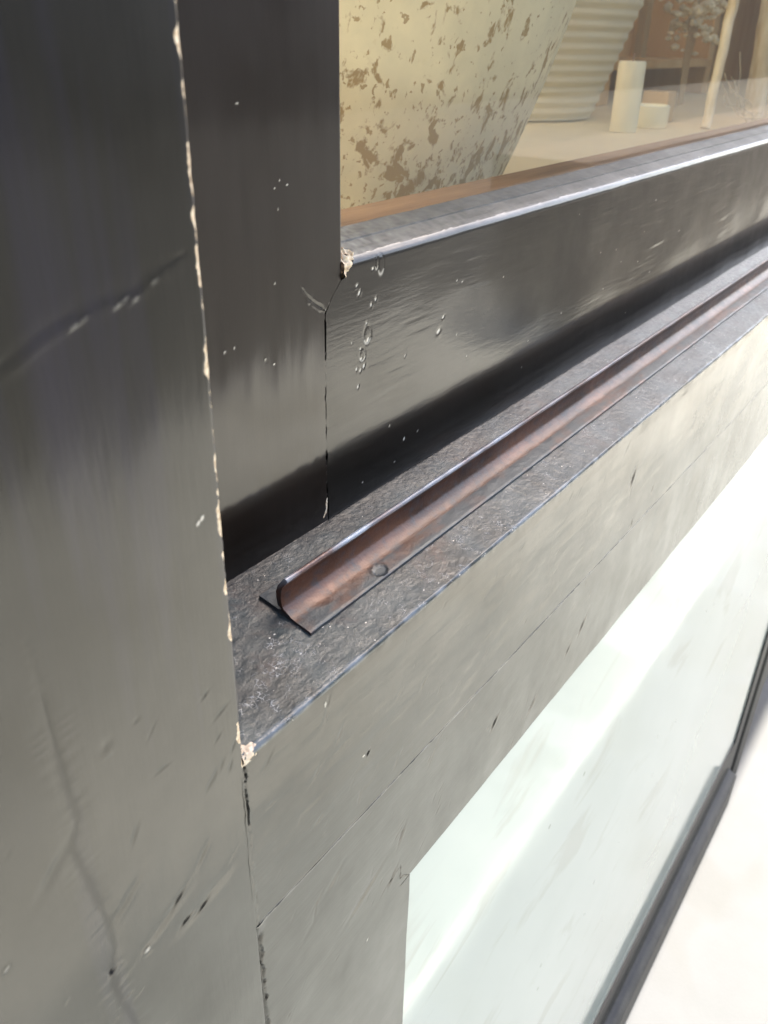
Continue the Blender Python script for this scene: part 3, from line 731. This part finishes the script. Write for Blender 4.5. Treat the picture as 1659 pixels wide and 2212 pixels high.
t = thing('speckled_pot', (.250, .254, ZS), 'large cream stoneware pot with olive brown pitted speckles behind the glass', 'pot')
def potr(z): return .142 + .046 * math.sin(min(1, (z - ZS) / .17) * math.pi / 2)
pr = [(.0, ZS + .0005), (potr(ZS) - .004, ZS + .0005), (potr(ZS), ZS + .004)] + [(potr(z), z) for z in np.linspace(ZS + .006, .34, 40)] + [(potr(.34) - .008, .342), (potr(.34) - .010, .338), (potr(.3) - .012, .26), (.0, .25)]
lathe('body', pr, .250, .254, 'pot', t, 160)
t2 = thing('terracotta_pot', (.50, .37, ZS), 'plain orange terracotta pot half hidden behind the speckled pot', 'pot')
lathe('body', [(0, ZS + .001), (.055, ZS + .001)] + [(.055 + (z - ZS) * .30, z) for z in np.linspace(ZS + .002, .30, 20)] + [(.10, .29), (.0, .12)], .50, .37, 'terra', t2, 80)

cd = thing('candle', (.806, .25, ZS), 'tall cream pillar candle standing on the display shelf', 'candle')
lathe('wax', [(0, ZS + .0005), (.0130, ZS + .0005), (.0134, ZS + .002), (.0132, .118), (.0125, .1195), (.004, .1185), (0, .118)], .806, .25, 'cream', cd, 48)
tube('wick', [(.806, .25, .117), (.8065, .25, .122), (.808, .25, .126)], .0008, 'stopwood', cd, 6)
j = thing('small_pot', (.879, .25, ZS), 'small squat cream pot beside the pillar candle', 'pot')
lathe('body', [(0, ZS + .0005), (.018, ZS + .0005), (.020, ZS + .003), (.0205, .0775), (.0185, .0785), (.017, .075), (0, .072)], .873, .25, 'cream', j, 48)
j = thing('honey_block', (.955, .27, ZS), 'small honey coloured wooden block right of the small cream pot', 'block')
box('body', .940, .966, .255, .285, ZS + .0005, .088, 'woodpale', j, bevel=.0015)

t3 = thing('ribbed_vase', (.90, .43, ZS), 'wide pale vase with level ribs behind the pillar candle', 'vase')
prv = [(0, ZS + .001), (.07, ZS + .001)] + [(.094 + (z - ZS) * .36 + .0009 * math.sin(z * 600), z) for z in np.linspace(ZS + .002, .34, 260)] + [(.15, .34), (0, .30)]
lathe('body', prv, .90, .43, 'creamdull', t3, 96)
cb = thing('wooden_cabinet', (1.35, .5, ZS), 'orange brown wooden cabinet with an open recess at the back of the display', 'cabinet')
box('side_panel', 1.13, 1.17, .42, .60, ZS + .0005, .62, 'wood', cb, bevel=.002)
box('divider', 1.62, 1.65, .43, .575, ZS + .0005, .62, 'wood', cb, bevel=.002)
box('side_panel', 2.50, 2.54, .42, .60, ZS + .0005, .62, 'wood', cb, bevel=.002)
box('back_panel', 1.17, 2.50, .575, .60, ZS + .0005, .62, 'wood', cb)
box('shelf', 1.17, 1.62, .42, .575, .10, .112, 'wood', cb, bevel=.001)
box('pale_batten', 1.27, 1.29, .42, .432, .115, .22, 'woodpale', cb, bevel=.001)

def stick(x, y, top, r, label, seed):
    rs = random.Random(seed); pts = []
    for k in range(24):
        q = k / 23; pts.append((x + (top[0] - x) * q + rs.uniform(-.0006, .0006), y + (top[1] - y) * q + rs.uniform(-.0006, .0006), ZS + r * .3 + (top[2] - ZS) * q))
    o = tube('peeled_stick', pts, r, 'bark', None, 14, origin=(x, y, ZS), rough=.08)
    return tag(o, label, 'stick', 'peeled sticks leaning in the window')
stick(.905, .198, (.965, .205, .34), .0052, 'thinner whitewashed stick leaning nearest the pots', 1)
stick(1.088, .199, (1.070, .205, .36), .0120, 'thicker whitewashed stick at the right edge of the window', 2)
V = []
rs = random.Random(3); tw = thing('twine_wisps', (.98, .19, ZS), 'loose curling straw twine between the two peeled sticks', 'twine')
for q in range(6):
    pts = []; a = rs.uniform(0, 6)
    for k in range(22):
        u = k / 21; pts.append((.91 + .15 * u, .185 + .006 * math.sin(a + 5 * u), ZS + .004 + .035 * (1 - u) ** 2 * rs.uniform(.9, 1.0) * (1 + .3 * q % 1.2) + .006 * math.sin(7 * u + a + q)))
    tube('strand', pts, .0006, 'twine', tw, 5)
fl_ = thing('dried_flowers', (1.27, .35, .0565), 'bunch of pale dried flowers standing in front of the wooden cabinet', 'flowers')
bm = bmesh.new()
for k in range(150):
    c = Vector((1.275 + rs.gauss(0, .03), .35 + rs.gauss(0, .02), .178 + rs.gauss(0, .022)))
    bmesh.ops.create_icosphere(bm, subdivisions=1, radius=rs.uniform(.003, .008), matrix=Matrix.Translation(c) @ Matrix.Diagonal((1, 1, rs.uniform(.4, 1), 1)))
me = bpy.data.meshes.new('blossoms'); bm.transform(Matrix.Translation(-BASE[fl_.name])); bm.to_mesh(me); bm.free(); me.materials.append(M['flower'])
o = bpy.data.objects.new('blossoms', me); C.objects.link(o); o.parent = fl_
for k in range(5): tube('stem', [(1.262 + .004 * k, .35, ZS + .001), (1.26 + .006 * k, .352, .11), (1.25 + .01 * k, .35, .165)], .0012, 'woodpale', fl_, 6)
